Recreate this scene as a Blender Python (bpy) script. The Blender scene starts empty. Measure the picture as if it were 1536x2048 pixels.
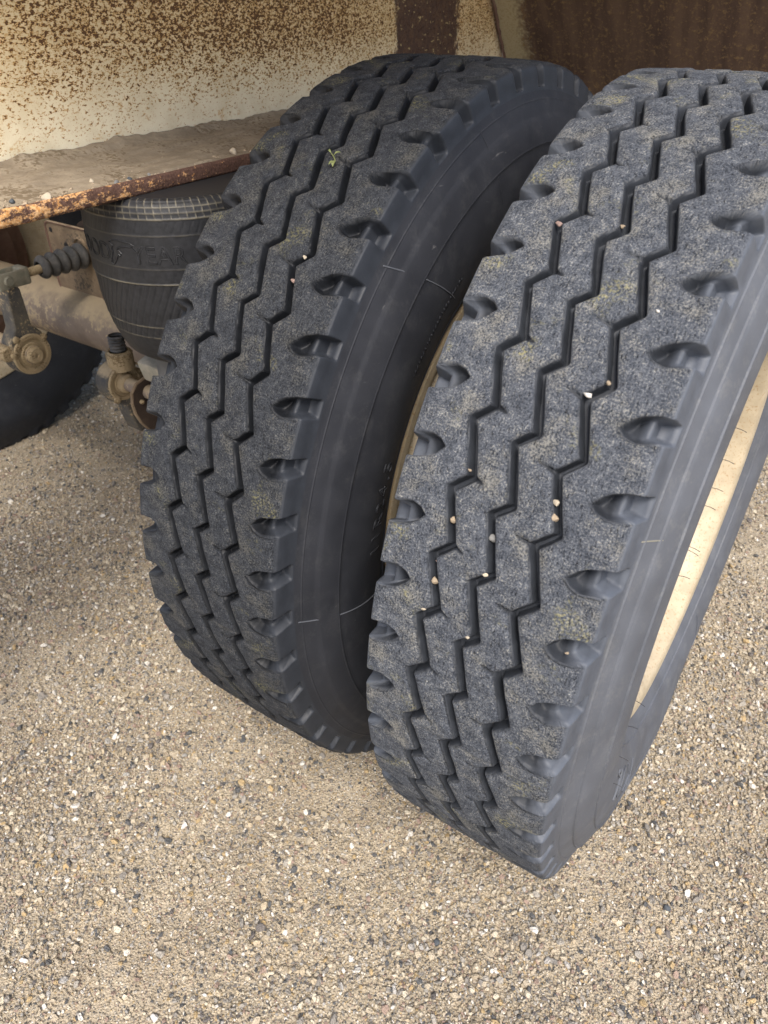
import bpy, math, random
import numpy as np
from mathutils import Matrix, Vector
random.seed(7); rng = np.random.default_rng(11)
S = bpy.context.scene
C = S.collection
H = 0.525                                   # height of the wheel centres above the ground
# ------------------------------------------------------------------ camera, sky, sun, exposure
cam_data = bpy.data.cameras.new('camera')
cam = bpy.data.objects.new('camera', cam_data); C.objects.link(cam)
rx_, ry_, rz_ = (0.82866706, 0.55972644, 0.00414882), (0.32977753, -0.48221509, -0.81161283), (-0.45228054, 0.67392500, -0.58418097)
cam.matrix_world = Matrix(((rx_[0], -ry_[0], -rz_[0], 0.18887), (rx_[1], -ry_[1], -rz_[1], -0.97219),
                           (rx_[2], -ry_[2], -rz_[2], 0.62389 + H), (0, 0, 0, 1)))
cam_data.sensor_fit = 'VERTICAL'; cam_data.sensor_height = 36.0
cam_data.lens = 1478.69 / 2048 * 36
cam_data.clip_start = 0.05; cam_data.clip_end = 400
cam_data.dof.use_dof = True; cam_data.dof.focus_distance = 0.92; cam_data.dof.aperture_fstop = 9.0
S.camera = cam
w = bpy.data.worlds.new('World'); S.world = w; w.use_nodes = True
wn = w.node_tree
sky = wn.nodes.new('ShaderNodeTexSky'); sky.sky_type = 'NISHITA'; sky.sun_disc = False
sun_dir = Vector((0.40, -0.50, 0.82)).normalized()
sky.sun_elevation = math.asin(sun_dir.z); sky.sun_rotation = math.atan2(sun_dir.x, sun_dir.y)
sky.air_density = 1.0; sky.dust_density = 4.0; sky.ozone_density = 1.0
bg = wn.nodes['Background']; bg.inputs[1].default_value = 0.14
wn.links.new(sky.outputs[0], bg.inputs[0])
sd = bpy.data.lights.new('sun', 'SUN'); sd.energy = 2.1; sd.angle = math.radians(24); sd.color = (1.0, 0.95, 0.88)
so = bpy.data.objects.new('sun', sd); C.objects.link(so)
so.rotation_euler = (-sun_dir).to_track_quat('-Z', 'Y').to_euler(); so.location = (2, -2, 4)
S.view_settings.view_transform = 'Standard'; S.view_settings.look = 'None'
S.view_settings.exposure = 0.92; S.view_settings.gamma = 1.0
S.view_settings.use_curve_mapping = False

# ------------------------------------------------------------------ helpers
def link(name, me, mat, parent=None, smooth=True):
    o = bpy.data.objects.new(name, me); C.objects.link(o)
    if mat is not None: me.materials.append(mat)
    if smooth: me.polygons.foreach_set('use_smooth', np.ones(len(me.polygons), bool))
    if parent is not None: o.parent = parent
    return o
def mesh_np(name, V, F):
    me = bpy.data.meshes.new(name)
    V = np.ascontiguousarray(V, np.float32); F = np.ascontiguousarray(F, np.int32)
    me.vertices.add(len(V)); me.vertices.foreach_set('co', V.ravel())
    k = F.shape[1]
    me.loops.add(F.size); me.loops.foreach_set('vertex_index', F.ravel())
    me.polygons.add(len(F)); me.polygons.foreach_set('loop_start', np.arange(0, F.size, k, dtype=np.int32))
    me.update(calc_edges=True); return me
def grid_faces(nr, nc, wrap_r=False, wrap_c=False):
    r = np.arange(nr if wrap_r else nr - 1); c_ = np.arange(nc if wrap_c else nc - 1)
    r, c_ = np.meshgrid(r, c_, indexing='ij'); r1 = (r + 1) % nr; c1 = (c_ + 1) % nc
    return np.stack([r * nc + c_, r * nc + c1, r1 * nc + c1, r1 * nc + c_], -1).reshape(-1, 4)
def attr(me, name, vals):
    a = me.attributes.new(name, 'FLOAT', 'POINT'); a.data.foreach_set('value', np.ascontiguousarray(vals, np.float32).ravel())
def attr_uv(me, u, v):
    uv = me.uv_layers.new(name='UVMap'); li = np.empty(len(me.loops), np.int32); me.loops.foreach_get('vertex_index', li)
    uv.data.foreach_set('uv', np.stack([u.ravel()[li], v.ravel()[li]], -1).astype(np.float32).ravel())
class MB:
    def __init__(s): s.v = []; s.f = []
    def add(s, V, F):
        n = len(s.v); s.v += [tuple(p) for p in V]; s.f += [tuple(i + n for i in f) for f in F]; return s
    def box(s, c, d, R=None, bev=0.0):
        import bmesh
        bm = bmesh.new(); bmesh.ops.create_cube(bm, size=1)
        for v in bm.verts: v.co = Vector((v.co.x * d[0], v.co.y * d[1], v.co.z * d[2]))
        if bev: bmesh.ops.bevel(bm, geom=bm.edges[:], offset=bev, segments=2, affect='EDGES', profile=.5)
        bm.verts.index_update()
        V = [(R @ v.co if R else v.co) + Vector(c) for v in bm.verts]; F = [[v.index for v in f.verts] for f in bm.faces]
        bm.free(); return s.add(V, F)
    def lathe(s, prof, n=32, o=(0, 0, 0), axis='X', R=None, cap=False):
        # prof: (height along the axis, radius)
        V = []; F = []
        for (h, r) in prof:
            for k in range(n):
                a = 2 * math.pi * k / n
                p = {'X': (h, r * math.cos(a), r * math.sin(a)), 'Y': (r * math.cos(a), h, r * math.sin(a)), 'Z': (r * math.cos(a), r * math.sin(a), h)}[axis]
                p = Vector(p); p = (R @ p if R else p) + Vector(o); V.append(p)
        for i in range(len(prof) - 1):
            for k in range(n): F.append((i * n + k, i * n + (k + 1) % n, (i + 1) * n + (k + 1) % n, (i + 1) * n + k))
        if cap:
            F.append(tuple(range(n))[::-1]); F.append(tuple((len(prof) - 1) * n + k for k in range(n)))
        return s.add(V, F)
    def tube(s, pts, r, n=8, closed=False):
        pts = [Vector(p) for p in pts]; V = []; F = []; m = len(pts)
        for i, p in enumerate(pts):
            a = pts[(i - 1) % m] if (i or closed) else p; b = pts[(i + 1) % m] if (i < m - 1 or closed) else p
            t = (b - a).normalized(); u = t.cross(Vector((0.31, 0.17, 0.93))).normalized(); q = t.cross(u)
            rr = r[i] if isinstance(r, (list, tuple)) else r
            for k in range(n):
                an = 2 * math.pi * k / n; V.append(p + u * (rr * math.cos(an)) + q * (rr * math.sin(an)))
        for i in range(m if closed else m - 1):
            for k in range(n):
                j = (i + 1) % m; F.append((i * n + k, i * n + (k + 1) % n, j * n + (k + 1) % n, j * n + k))
        if not closed: F.append(tuple(range(n))[::-1]); F.append(tuple((m - 1) * n + k for k in range(n)))
        return s.add(V, F)
    def prism(s, poly, x0, x1, axis='X'):
        n = len(poly); V = []
        for h in (x0, x1):
            for (a, b) in poly: V.append({'X': (h, a, b), 'Y': (a, h, b), 'Z': (a, b, h)}[axis])
        F = [tuple(range(n))[::-1], tuple(range(n, 2 * n))] + [(k, (k + 1) % n, n + (k + 1) % n, n + k) for k in range(n)]
        return s.add(V, F)
    def obj(s, name, mat, parent=None, smooth=True, auto=None, bevel=0):
        me = bpy.data.meshes.new(name); me.from_pydata(s.v, [], s.f); me.update()
        import bmesh
        bm = bmesh.new(); bm.from_mesh(me); bmesh.ops.recalc_face_normals(bm, faces=bm.faces); bm.to_mesh(me); bm.free()
        o = link(name, me, mat, parent, smooth)
        if bevel:
            m = o.modifiers.new('bevel', 'BEVEL'); m.width = bevel; m.segments = 2; m.limit_method = 'ANGLE'; m.angle_limit = math.radians(35)
        if smooth:
            if not me.attributes.get('sharp_edge'):
                ed = me.attributes.new('sharp_edge', 'BOOLEAN', 'EDGE')
            else: ed = me.attributes['sharp_edge']
            bm = bmesh.new(); bm.from_mesh(me)
            fl = [len(e.link_faces) == 2 and e.calc_face_angle(0) > math.radians(auto or 38) for e in bm.edges]; bm.free()
            ed.data.foreach_set('value', fl)
        return o
def empty(name, loc=(0, 0, 0), parent=None):
    o = bpy.data.objects.new(name, None); C.objects.link(o); o.location = loc; o.empty_display_size = 0.05
    if parent is not None: o.parent = parent
    return o
def tag(o, label=None, cat=None, group=None, kind=None):
    if label: o['label'] = label
    if cat: o['category'] = cat
    if group: o['group'] = group
    if kind: o['kind'] = kind
    return o
def smooth_noise(shape, sig, rg=rng):
    n = rg.standard_normal(shape); f = np.fft.fft2(n)
    ky = np.fft.fftfreq(shape[0])[:, None]; kx = np.fft.fftfreq(shape[1])[None]
    f *= np.exp(-2 * (math.pi ** 2) * ((ky * sig[0]) ** 2 + (kx * sig[1]) ** 2)); o = np.real(np.fft.ifft2(f)); return o / (o.std() + 1e-9)

# ------------------------------------------------------------------ materials
class NT:
    def __init__(s, name, rough=.8, metal=0, spec=.3):
        s.m = bpy.data.materials.new(name); s.m.use_nodes = True; s.t = s.m.node_tree; s.b = s.t.nodes['Principled BSDF']
        s.b.inputs['Roughness'].default_value = rough; s.b.inputs['Metallic'].default_value = metal
        s.b.inputs['Specular IOR Level'].default_value = spec; s._obj = None
    def n(s, ty, **k):
        x = s.t.nodes.new(ty)
        for a, v in k.items(): setattr(x, a, v)
        return x
    def put(s, sock, v):
        if hasattr(v, 'is_output') or isinstance(v, bpy.types.NodeSocket): s.t.links.new(v, sock)
        elif isinstance(v, (tuple, list)) and len(v) == 3 and sock.type == 'RGBA': sock.default_value = (*v, 1)
        else: sock.default_value = v
    def obj(s):
        if s._obj is None: s._obj = s.n('ShaderNodeTexCoord').outputs['Object']
        return s._obj
    def uv(s): return s.n('ShaderNodeTexCoord').outputs['UV']
    def mapv(s, vec, scale=(1, 1, 1), rot=(0, 0, 0), loc=(0, 0, 0)):
        x = s.n('ShaderNodeMapping'); s.put(x.inputs[0], vec); x.inputs['Scale'].default_value = scale; x.inputs['Rotation'].default_value = rot; x.inputs['Location'].default_value = loc
        return x.outputs[0]
    def noise(s, vec, scale, detail=4, rough=.55, dist=0, out=0):
        x = s.n('ShaderNodeTexNoise'); s.put(x.inputs['Vector'], vec); x.inputs['Scale'].default_value = scale; x.inputs['Detail'].default_value = detail
        x.inputs['Roughness'].default_value = rough; x.inputs['Distortion'].default_value = dist; return x.outputs[out]
    def voro(s, vec, scale, feature='F1', out='Distance', rnd=1):
        x = s.n('ShaderNodeTexVoronoi', feature=feature); s.put(x.inputs['Vector'], vec); x.inputs['Scale'].default_value = scale; x.inputs['Randomness'].default_value = rnd
        return x.outputs[out]
    def ramp(s, fac, stops, interp='LINEAR'):
        x = s.n('ShaderNodeValToRGB'); s.put(x.inputs[0], fac); e = x.color_ramp.elements; x.color_ramp.interpolation = interp
        while len(e) < len(stops): e.new(.5)
        for i, (p, c) in enumerate(stops):
            e[i].position = p; e[i].color = (c, c, c, 1) if not isinstance(c, (tuple, list)) else (*c, 1)
        return x.outputs[0]
    def step(s, v, a, b, lo=0., hi=1.):
        x = s.n('ShaderNodeMapRange'); x.clamp = True; s.put(x.inputs[0], v)
        for i, q in enumerate((a, b, lo, hi)): x.inputs[i + 1].default_value = q
        return x.outputs[0]
    def math(s, op, a, b=0., c=None):
        x = s.n('ShaderNodeMath', operation=op); s.put(x.inputs[0], a); s.put(x.inputs[1], b)
        if c is not None: s.put(x.inputs[2], c)
        return x.outputs[0]
    def mix(s, f, a, b, mode='MIX'):
        x = s.n('ShaderNodeMix', data_type='RGBA', blend_type=mode); s.put(x.inputs[0], f); s.put(x.inputs[6], a); s.put(x.inputs[7], b); return x.outputs[2]
    def at(s, name): x = s.n('ShaderNodeAttribute', attribute_name=name); return x.outputs['Fac']
    def xyz(s, v): x = s.n('ShaderNodeSeparateXYZ'); s.put(x.inputs[0], v); return x.outputs
    def color(s, c): s.put(s.b.inputs['Base Color'], c); return s
    def rough(s, v): s.put(s.b.inputs['Roughness'], v); return s
    def bump(s, h, dist, strength=1.0, prev=None):
        x = s.n('ShaderNodeBump'); s.put(x.inputs['Height'], h); x.inputs['Distance'].default_value = dist; x.inputs['Strength'].default_value = strength
        if prev is not None: s.put(x.inputs['Normal'], prev)
        s.put(s.b.inputs['Normal'], x.outputs[0]); return x.outputs[0]

def mat_tread(name, k, dustk, sc_):
    M = NT(name, .85, spec=.25); worn = M.at('worn'); o = M.obj(); u = M.uv()
    fine = M.noise(u, 520, 5, .82); med = M.noise(u, 130, 4, .65); big = M.noise(u, 24, 4, .6); patch = M.noise(u, 55, 3, .6, .4)
    cut = M.noise(M.mapv(u, (1, .24, 1), (0, 0, .35)), 620, 3, .65); fib = M.noise(M.mapv(u, (1, .18, 1), (0, 0, -.9)), 760, 2, .5)
    tone = M.math('ADD', M.math('MULTIPLY', fine, .58), M.math('ADD', M.math('MULTIPLY', med, .24), M.math('MULTIPLY', patch, .18)))
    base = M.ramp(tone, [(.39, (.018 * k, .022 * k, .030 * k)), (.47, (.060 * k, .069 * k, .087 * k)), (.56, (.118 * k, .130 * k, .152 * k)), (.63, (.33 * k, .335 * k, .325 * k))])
    dust = M.math('MULTIPLY', M.step(M.math('ADD', fine, M.math('ADD', M.math('MULTIPLY', big, .8), M.math('MULTIPLY', med, .2))), 1.03, 1.18), dustk)
    base = M.mix(M.math('MULTIPLY', dust, .48), base, (.30 * k, .285 * k, .235 * k))
    base = M.mix(M.step(fib, .66, .74, 0, .55), base, (.40 * k, .40 * k, .385 * k))
    lich = M.math('MULTIPLY', M.step(M.noise(u, 17, 3, .6, .3), .585, .69), M.step(M.noise(u, 330, 3, .6), .49, .58))
    base = M.mix(M.math('MULTIPLY', lich, .62), base, (.10 + .25 * k, .095 + .23 * k, .04 + .11 * k))
    dk = M.step(cut, .30, .39, .8, 0); base = M.mix(dk, base, (.018, .019, .023))
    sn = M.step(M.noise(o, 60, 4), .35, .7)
    side = M.mix(sn, tuple(q * .85 for q in sc_), tuple(q * 1.12 for q in sc_)); deep = M.mix(sn, tuple(q * .26 for q in sc_), tuple(q * .42 for q in sc_))  # deep: clean recess rubber, its colour also darkened to deepen the groove shade
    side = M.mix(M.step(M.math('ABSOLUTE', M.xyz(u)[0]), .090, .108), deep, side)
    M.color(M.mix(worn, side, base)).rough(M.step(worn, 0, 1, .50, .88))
    hgt = M.math('MULTIPLY', M.math('ADD', M.math('MULTIPLY', fine, 1.0), M.math('MULTIPLY', M.step(cut, .28, .42), 1.1)), M.step(worn, 0, 1, .06, 1))
    M.bump(M.math('ADD', hgt, M.math('MULTIPLY', M.step(M.voro(u, 260), .0, .35), M.math('MULTIPLY', worn, .5))), .0017, 1.0); return M.m
def mat_side(name, c, dust):
    M = NT(name, .6, spec=.35); o = M.obj()
    a = M.noise(o, 18, 4, .6); f = M.noise(o, 260, 4, .7); s_ = M.noise(M.mapv(o, (1, 1, 1)), 700, 3)
    col = M.mix(M.step(a, .3, .7), tuple(x * .82 for x in c), tuple(x * 1.15 for x in c))
    col = M.mix(M.math('MULTIPLY', M.step(M.math('ADD', f, M.noise(o, 40, 3)), 1.02, 1.3), dust), col, (.22, .22, .21))
    col = M.mix(M.step(M.noise(M.mapv(o, (1, .35, 1), (.6, 0, 0)), 95, 3, .6, .5), .70, .76, 0, .4), col, (.20, .20, .20))
    M.color(col).rough(M.step(a, .3, .7, .52, .72)); M.bump(M.math('ADD', M.math('MULTIPLY', f, .5), s_), .00022, .8); return M.m
m_tread_o = mat_tread('worn_tread_rubber', 1.0, 1.0, (.080, .091, .112))
m_tread_i = mat_tread('shaded_tread_rubber', .42, 1.0, (.028, .032, .040))  # inner copy of the tread, shade of the trailer put into its colour
m_side_o = mat_side('dusty_sidewall_rubber', (.088, .096, .113), .22)
m_side_i = mat_side('shaded_sidewall_rubber', (.020, .022, .028), .06)  # sidewall copy with the shade between the tyres darkened into its colour
m_hair = NT('black_rubber', .6).color((.02, .02, .022)).m

def mat_cream_rust():
    M = NT('rust_speckled_cream_paint', .55, spec=.4); o = M.obj(); x, y, z = M.xyz(o)
    st = M.mapv(o, (1, .56, 1.0), (.25, 0, 0))
    n1 = M.noise(st, 330, 3.2, .6); n2 = M.noise(st, 700, 2, .5); big = M.noise(o, 5.5, 3)
    # rust density: heaviest towards the middle of the sheet, thin near its foot
    dens = M.math('MULTIPLY', M.step(z, H + .44, H + .545), M.math('MULTIPLY', M.step(y, -.45, .02, .42, 1), M.step(y, .05, .5, 1, .68)))
    dens = M.math('ADD', dens, M.math('MULTIPLY', M.math('SUBTRACT', big, .5), .6))
    t = M.math('SUBTRACT', M.math('ADD', M.math('MULTIPLY', n1, .75), M.math('MULTIPLY', n2, .25)), M.math('SUBTRACT', .655, M.math('MULTIPLY', dens, .172)))
    paint = M.mix(M.step(z, H + .42, H + .56), (.86, .80, .61), (.80, .64, .38))
    paint = M.mix(M.step(M.noise(o, 30, 4), .35, .7, 0, .4), paint, (.55, .43, .24))
    col = M.mix(M.step(t, -.085, -.015, 0, .9), paint, (.52, .28, .07))
    col = M.mix(M.math('MULTIPLY', M.step(M.noise(st, 60, 4, .7), .60, .68), .75), col, (.55, .32, .10))
    col = M.mix(M.step(t, -.006, .022), col, (.125, .062, .028))
    ey = M.math('ADD', y, M.math('MULTIPLY', M.math('SUBTRACT', M.noise(o, 70, 4, .7), .5), .07))
    stripe = M.math('MULTIPLY', M.step(ey, .505, .517), M.step(ey, .757, .768, 1, 0))
    sc = M.mix(M.step(M.noise(o, 90, 4, .7), .40, .62), (.085, .052, .042), (.14, .085, .055))
    sc = M.mix(M.step(M.noise(st, 150, 2), .66, .70), sc, (.5, .40, .2))
    col = M.mix(stripe, col, sc)
    e2 = M.math('ADD', M.math('ADD', y, M.math('MULTIPLY', z, .71)), M.math('MULTIPLY', M.noise(o, 90, 3), .05))   # rust along the welded seam
    col = M.mix(M.step(e2, 1.70, 1.725, 0, .8), col, (.22, .12, .05))
    M.color(col).rough(M.step(t, -.02, .02, .5, .9)); M.bump(M.math('ADD', M.step(t, -.03, .02), M.math('MULTIPLY', M.noise(o, 300, 3), .4)), .0009, .7); return M.m
def mat_end_rust():
    M = NT('brown_rusted_steel', .9, spec=.2); o = M.obj(); x, y, z = M.xyz(o)
    run = M.noise(M.mapv(o, (1, .15, .15)), 30, 4, .6); f = M.noise(o, 240, 4, .7); f2 = M.noise(o, 90, 4, .65)
    col = M.mix(M.step(run, .35, .65), (.10, .067, .055), (.18, .12, .085))
    dens = M.step(M.math('ADD', z, M.math('MULTIPLY', x, .22)), H + .10, H + .36, .13, 0)
    tt = M.math('ADD', M.math('ADD', M.math('MULTIPLY', f, .5), M.math('MULTIPLY', f2, .5)), dens)
    col = M.mix(M.step(tt, .53, .64, 0, .8), col, (.36, .24, .11))
    ex = M.math('ADD', x, M.math('MULTIPLY', M.math('SUBTRACT', f2, .5), .09))
    cream = M.mix(M.step(f, .5, .7), (.50, .43, .28), (.36, .27, .14))
    col = M.mix(M.step(ex, -.728, -.700, 1, 0), col, cream)
    M.color(col); M.bump(M.math('ADD', f, f2), .0015, .7); return M.m
def mat_lip():
    M = NT('flaking_rust_edge', .9, spec=.2); o = M.obj(); x, y, z = M.xyz(o)
    n = M.noise(M.mapv(o, (1, .6, 1)), 150, 5, .75); v = M.noise(o, 330, 3)
    near = M.step(y, -.52, -.18, .07, -.10)
    t = M.math('ADD', n, near)
    col = M.mix(M.step(v, .35, .65), (.075, .042, .032), (.14, .08, .06))
    col = M.mix(M.step(t, .52, .60), col, M.mix(M.step(v, .4, .6), (.52, .26, .09), (.68, .43, .22)))
    M.color(col); M.bump(M.math('ADD', n, M.math('MULTIPLY', v, .5)), .003, .9); return M.m
def mat_simple(name, c1, c2, sc=60, rough=.8, metal=0, bump=.0006, stretch=(1, 1, 1), spec=.3, c3=None, top=None):
    M = NT(name, rough, metal, spec); o = M.mapv(M.obj(), stretch); n = M.noise(o, sc, 5, .65); f = M.noise(o, sc * 6, 3, .6)
    col = M.mix(M.step(n, .35, .65), c1, c2)
    if c3: col = M.mix(M.step(M.math('ADD', f, M.noise(o, sc * .5, 3)), 1.08, 1.2), col, c3)
    if top:      # dust settled on faces that look up
        nz = M.xyz(M.n('ShaderNodeNewGeometry').outputs['Normal'])[2]
        col = M.mix(M.math('MULTIPLY', M.step(M.math('ADD', nz, M.math('MULTIPLY', M.math('SUBTRACT', n, .5), 1.3)), .35, .8), .85), col, top)
    M.color(col); M.bump(M.math('ADD', n, M.math('MULTIPLY', f, .5)), bump, .8); return M.m
DUST = (.38, .305, .20)
m_cream = mat_cream_rust(); m_end = mat_end_rust(); m_lip = mat_lip()
def mat_rim():
    M = NT('cream_rim_paint', .5, spec=.4); o = M.obj(); x, y, z = M.xyz(o); r = M.math('SQRT', M.math('ADD', M.math('MULTIPLY', y, y), M.math('MULTIPLY', z, z)))
    n = M.noise(o, 30, 4, .65); f = M.noise(o, 260, 3, .6)
    col = M.mix(M.step(n, .35, .65), (.37, .31, .215), (.47, .40, .285)); col = M.mix(M.step(f, .58, .66, 0, .75), col, (.30, .19, .09))
    rn = M.math('ADD', r, M.math('MULTIPLY', M.math('SUBTRACT', n, .5), .010))
    col = M.mix(M.step(rn, .3150, .3215, 0, .85), col, (.36, .25, .12)); M.color(col); M.bump(f, .0003); return M.m
m_rim = mat_rim()
m_dark = mat_simple('dark_dirty_steel', (.030, .022, .018), (.065, .045, .034), 25)
m_hull = mat_simple('hull_paint', (.42, .38, .30), (.34, .28, .2), 10)
m_axle = mat_simple('dusty_axle_steel', (.17, .135, .11), (.24, .195, .16), 16, .75, c3=(.36, .29, .19), top=DUST)
m_part = mat_simple('dusty_dark_casting', (.06, .06, .062), (.13, .115, .09), 35, .8, c3=(.36, .28, .17), top=DUST)
m_dusty = mat_simple('dust_caked_steel', (.28, .215, .125), (.38, .30, .19), 40, .9, bump=.002, c3=(.18, .13, .07))
m_brown = mat_simple('red_brown_primer', (.13, .075, .06), (.19, .12, .09), 30, .8, top=DUST)
m_bracket = mat_simple('dusty_brown_plate', (.15, .11, .075), (.25, .185, .12), 30, .9, c3=(.10, .08, .06))
m_grey = mat_simple('grey_dusty_zinc', (.22, .22, .18), (.32, .30, .24), 60, .6, .3)
m_boot = mat_simple('black_rubber_boot', (.045, .047, .05), (.11, .105, .10), 60, .7)
m_plate = mat_simple('pale_worn_steel', (.25, .24, .20), (.36, .33, .27), 50, .6, .2)
m_piston = mat_simple('grey_plastic_piston', (.10, .105, .11), (.14, .14, .14), 30, .6)
def mat_bag():
    M = NT('air_spring_rubber', .5, spec=.4); th = M.at('thread'); o = M.obj(); f = M.noise(o, 150, 4)
    col = M.mix(M.step(f, .3, .7), (.010, .011, .013), (.021, .022, .026))
    col = M.mix(M.math('MULTIPLY', th, M.step(M.noise(o, 45, 3), .35, .6, .25, .9)), col, (.20, .18, .13))
    M.color(col); M.bump(f, .0003, .7); return M.m
m_bag = mat_bag()
def mat_ground():
    M = NT('sandy_gravel', .95, spec=.15); o = M.obj()
    v = M.n('ShaderNodeTexVoronoi'); M.put(v.inputs['Vector'], M.mapv(o, (1, 1, .4))); v.inputs['Scale'].default_value = 300
    rnd = M.xyz(v.outputs['Color'])[0]
    pc = M.ramp(rnd, PEB, 'CONSTANT')
    sand = M.mix(M.step(M.noise(o, 400, 4, .7), .3, .7), (.275, .232, .17), (.46, .395, .295))
    col = M.mix(M.step(v.outputs['Distance'], .25, .6, .75, 0), sand, pc)
    col = M.mix(M.step(M.noise(o, 3.5, 4, .6), .46, .68, 0, .5), col, (.17, .132, .09))
    M.color(col); M.bump(M.math('ADD', M.math('MULTIPLY', M.noise(o, 500, 3), .4), M.step(v.outputs['Distance'], 0, .7, 1, 0)), .0022, .9); return M.m
PEB = [(0, (.46, .39, .285)), (.17, (.37, .31, .22)), (.30, (.60, .53, .405)), (.41, (.33, .305, .265)), (.53, (.215, .20, .18)), (.62, (.060, .068, .078)),
       (.70, (.31, .22, .175)), (.76, (.43, .31, .155)), (.81, (.74, .70, .63)), (.87, (.50, .41, .28)), (.93, (.11, .10, .098)), (.965, (.40, .385, .36))]
m_ground = mat_ground()
def mat_pebble(src='rand', name='mixed_pebbles'):
    M = NT(name, .75, spec=.3); o = M.obj(); r = M.n('ShaderNodeObjectInfo').outputs['Random']
    c = M.ramp(r, PEB, 'CONSTANT'); c = M.mix(M.step(M.noise(o, 2.0, 4, .7), .3, .7, 0, .22), c, (.47, .41, .33)); M.color(c)
    M.bump(M.noise(o, 4, 4), .05, .5); return M.m
m_peb = mat_pebble()
def mat_stone(name, c): return mat_simple(name, tuple(x * .8 for x in c), tuple(min(1, x * 1.15) for x in c), 250, .8, bump=.0004)
m_dirt = mat_simple('caked_dirt', (.20, .165, .122), (.29, .245, .182), 28, .95, bump=.0025, spec=.1, c3=(.15, .118, .08))

# ------------------------------------------------------------------ tyre
R0 = 0.545; NP = 52; RP = 48; PITCH = 2 * math.pi * R0 / NP
half = [(0, .5450), (.04, .5447), (.08, .5438), (.098, .5430), (.1035, .5418), (.1075, .5380), (.1095, .531), (.1115, .519), (.1150, .507), (.1215, .492), (.1295, .472),
        (.1365, .446), (.1395, .420), (.1385, .396), (.1325, .366), (.1225, .342), (.1130, .327), (.1075, .318), (.1050, .311), (.098, .306)]
hp = np.array(half); P_ = []
for i in range(len(hp) - 1):          # Catmull-Rom through the profile points
    p0, p1, p2, p3 = hp[max(i - 1, 0)] if i else hp[1] * [-1, 1], hp[i], hp[i + 1], hp[min(i + 2, len(hp) - 1)]
    for t in np.linspace(0, 1, 24, endpoint=False):
        P_.append(.5 * ((2 * p1) + (-p0 + p2) * t + (2 * p0 - 5 * p1 + 4 * p2 - p3) * t * t + (-p0 + 3 * p1 - 3 * p2 + p3) * t ** 3))
P_.append(hp[-1]); P_ = np.array(P_); arc = np.r_[0, np.cumsum(np.hypot(*np.diff(P_, axis=0).T))]
TN = np.gradient(P_, arc, axis=0); NRM = np.stack([-TN[:, 1], TN[:, 0]], 1); NRM /= np.linalg.norm(NRM, axis=1)[:, None]
def prof(t):
    s = np.sign(t); s = np.where(s == 0, 1, s); q = np.abs(t)
    return s * np.interp(q, arc, P_[:, 0]), np.interp(q, arc, P_[:, 1]), s * np.interp(q, arc, NRM[:, 0]), np.interp(q, arc, NRM[:, 1])
def t_at_r(r):
    m = P_[:, 0] > .10; return float(np.interp(-r, -P_[m][:, 1], arc[m]))
def zig(s, lo, hi):
    """lateral zigzag, -1 at hi and +1 at lo (hi > lo, both in pitches)"""
    u = (s - lo) % 1.0; L = hi - lo
    return np.where(u < L, 1 - 2 * u / L, -1 + 2 * (u - L) / (1 - L))
G = [(-.0450, .0085, .25, 1.02), (-.0005, .0080, .055, .855), (.0440, .0085, -.10, .66)]
def sdf_poly(px, py, poly):
    poly = np.array(poly); d = np.full(px.shape, 1e9); ins = np.zeros(px.shape, bool); n = len(poly)
    for i in range(n):
        a, b = poly[i], poly[(i + 1) % n]; e = b - a; wx, wy = px - a[0], py - a[1]
        h = np.clip((wx * e[0] + wy * e[1]) / (e @ e), 0, 1); d = np.minimum(d, np.hypot(wx - e[0] * h, wy - e[1] * h))
        c = ((a[1] > py) != (b[1] > py)) & (px < (b[0] - a[0]) * (py - a[1]) / (b[1] - a[1] + 1e-12) + a[0]); ins ^= c
    return np.where(ins, -d, d)
def sstep(x, a, b): t = np.clip((x - a) / (b - a), 0, 1); return t * t * (3 - 2 * t)
TE = t_at_r(.5175); TEND = t_at_r(.5125)
gc = np.array([0, .0009, .0015, .0020, .0025, .0031, .0039, .0050, .0064, .0081, .0100])
cols = set()
for g in G:
    for q in gc: cols |= {round(g[0] + q, 5), round(g[0] - q, 5)}
def fillc(a, b, st):
    n = max(1, int(round((b - a) / st))); return [round(a + (b - a) * k / n, 5) for k in range(1, n)]
cols |= set(fillc(G[0][0] + .0100, G[1][0] - .0100, .0025)) | set(fillc(G[1][0] + .0100, G[2][0] - .0100, .0025))
cols |= set(fillc(G[2][0] + .0100, TEND, .0017)) | set(fillc(-TEND, G[0][0] - .0100, .0017)) | {round(TEND, 5), round(-TEND, 5)}
cols = np.array(sorted(cols)); NC = len(cols); NR = NP * RP
gi = [int(np.argmin(abs(cols - g[0]))) for g in G]
def line_dist(T, fr, g):
    out = np.full(T.shape, 1e9); y = fr * PITCH; lo, hi = g[2], g[3]
    for k in (-2, -1, 0, 1):
        P = [(g[0] + g[1], (lo + k) * PITCH), (g[0] - g[1], (hi + k) * PITCH), (g[0] + g[1], (lo + 1 + k) * PITCH)]
        for (ax, ay), (bx, by) in zip(P[:2], P[1:]):
            ex, ey = bx - ax, by - ay; h = np.clip(((T - ax) * ex + (y - ay) * ey) / (ex * ex + ey * ey), 0, 1)
            out = np.minimum(out, np.hypot(T - ax - ex * h, y - ay - ey * h))
    return out
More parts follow.
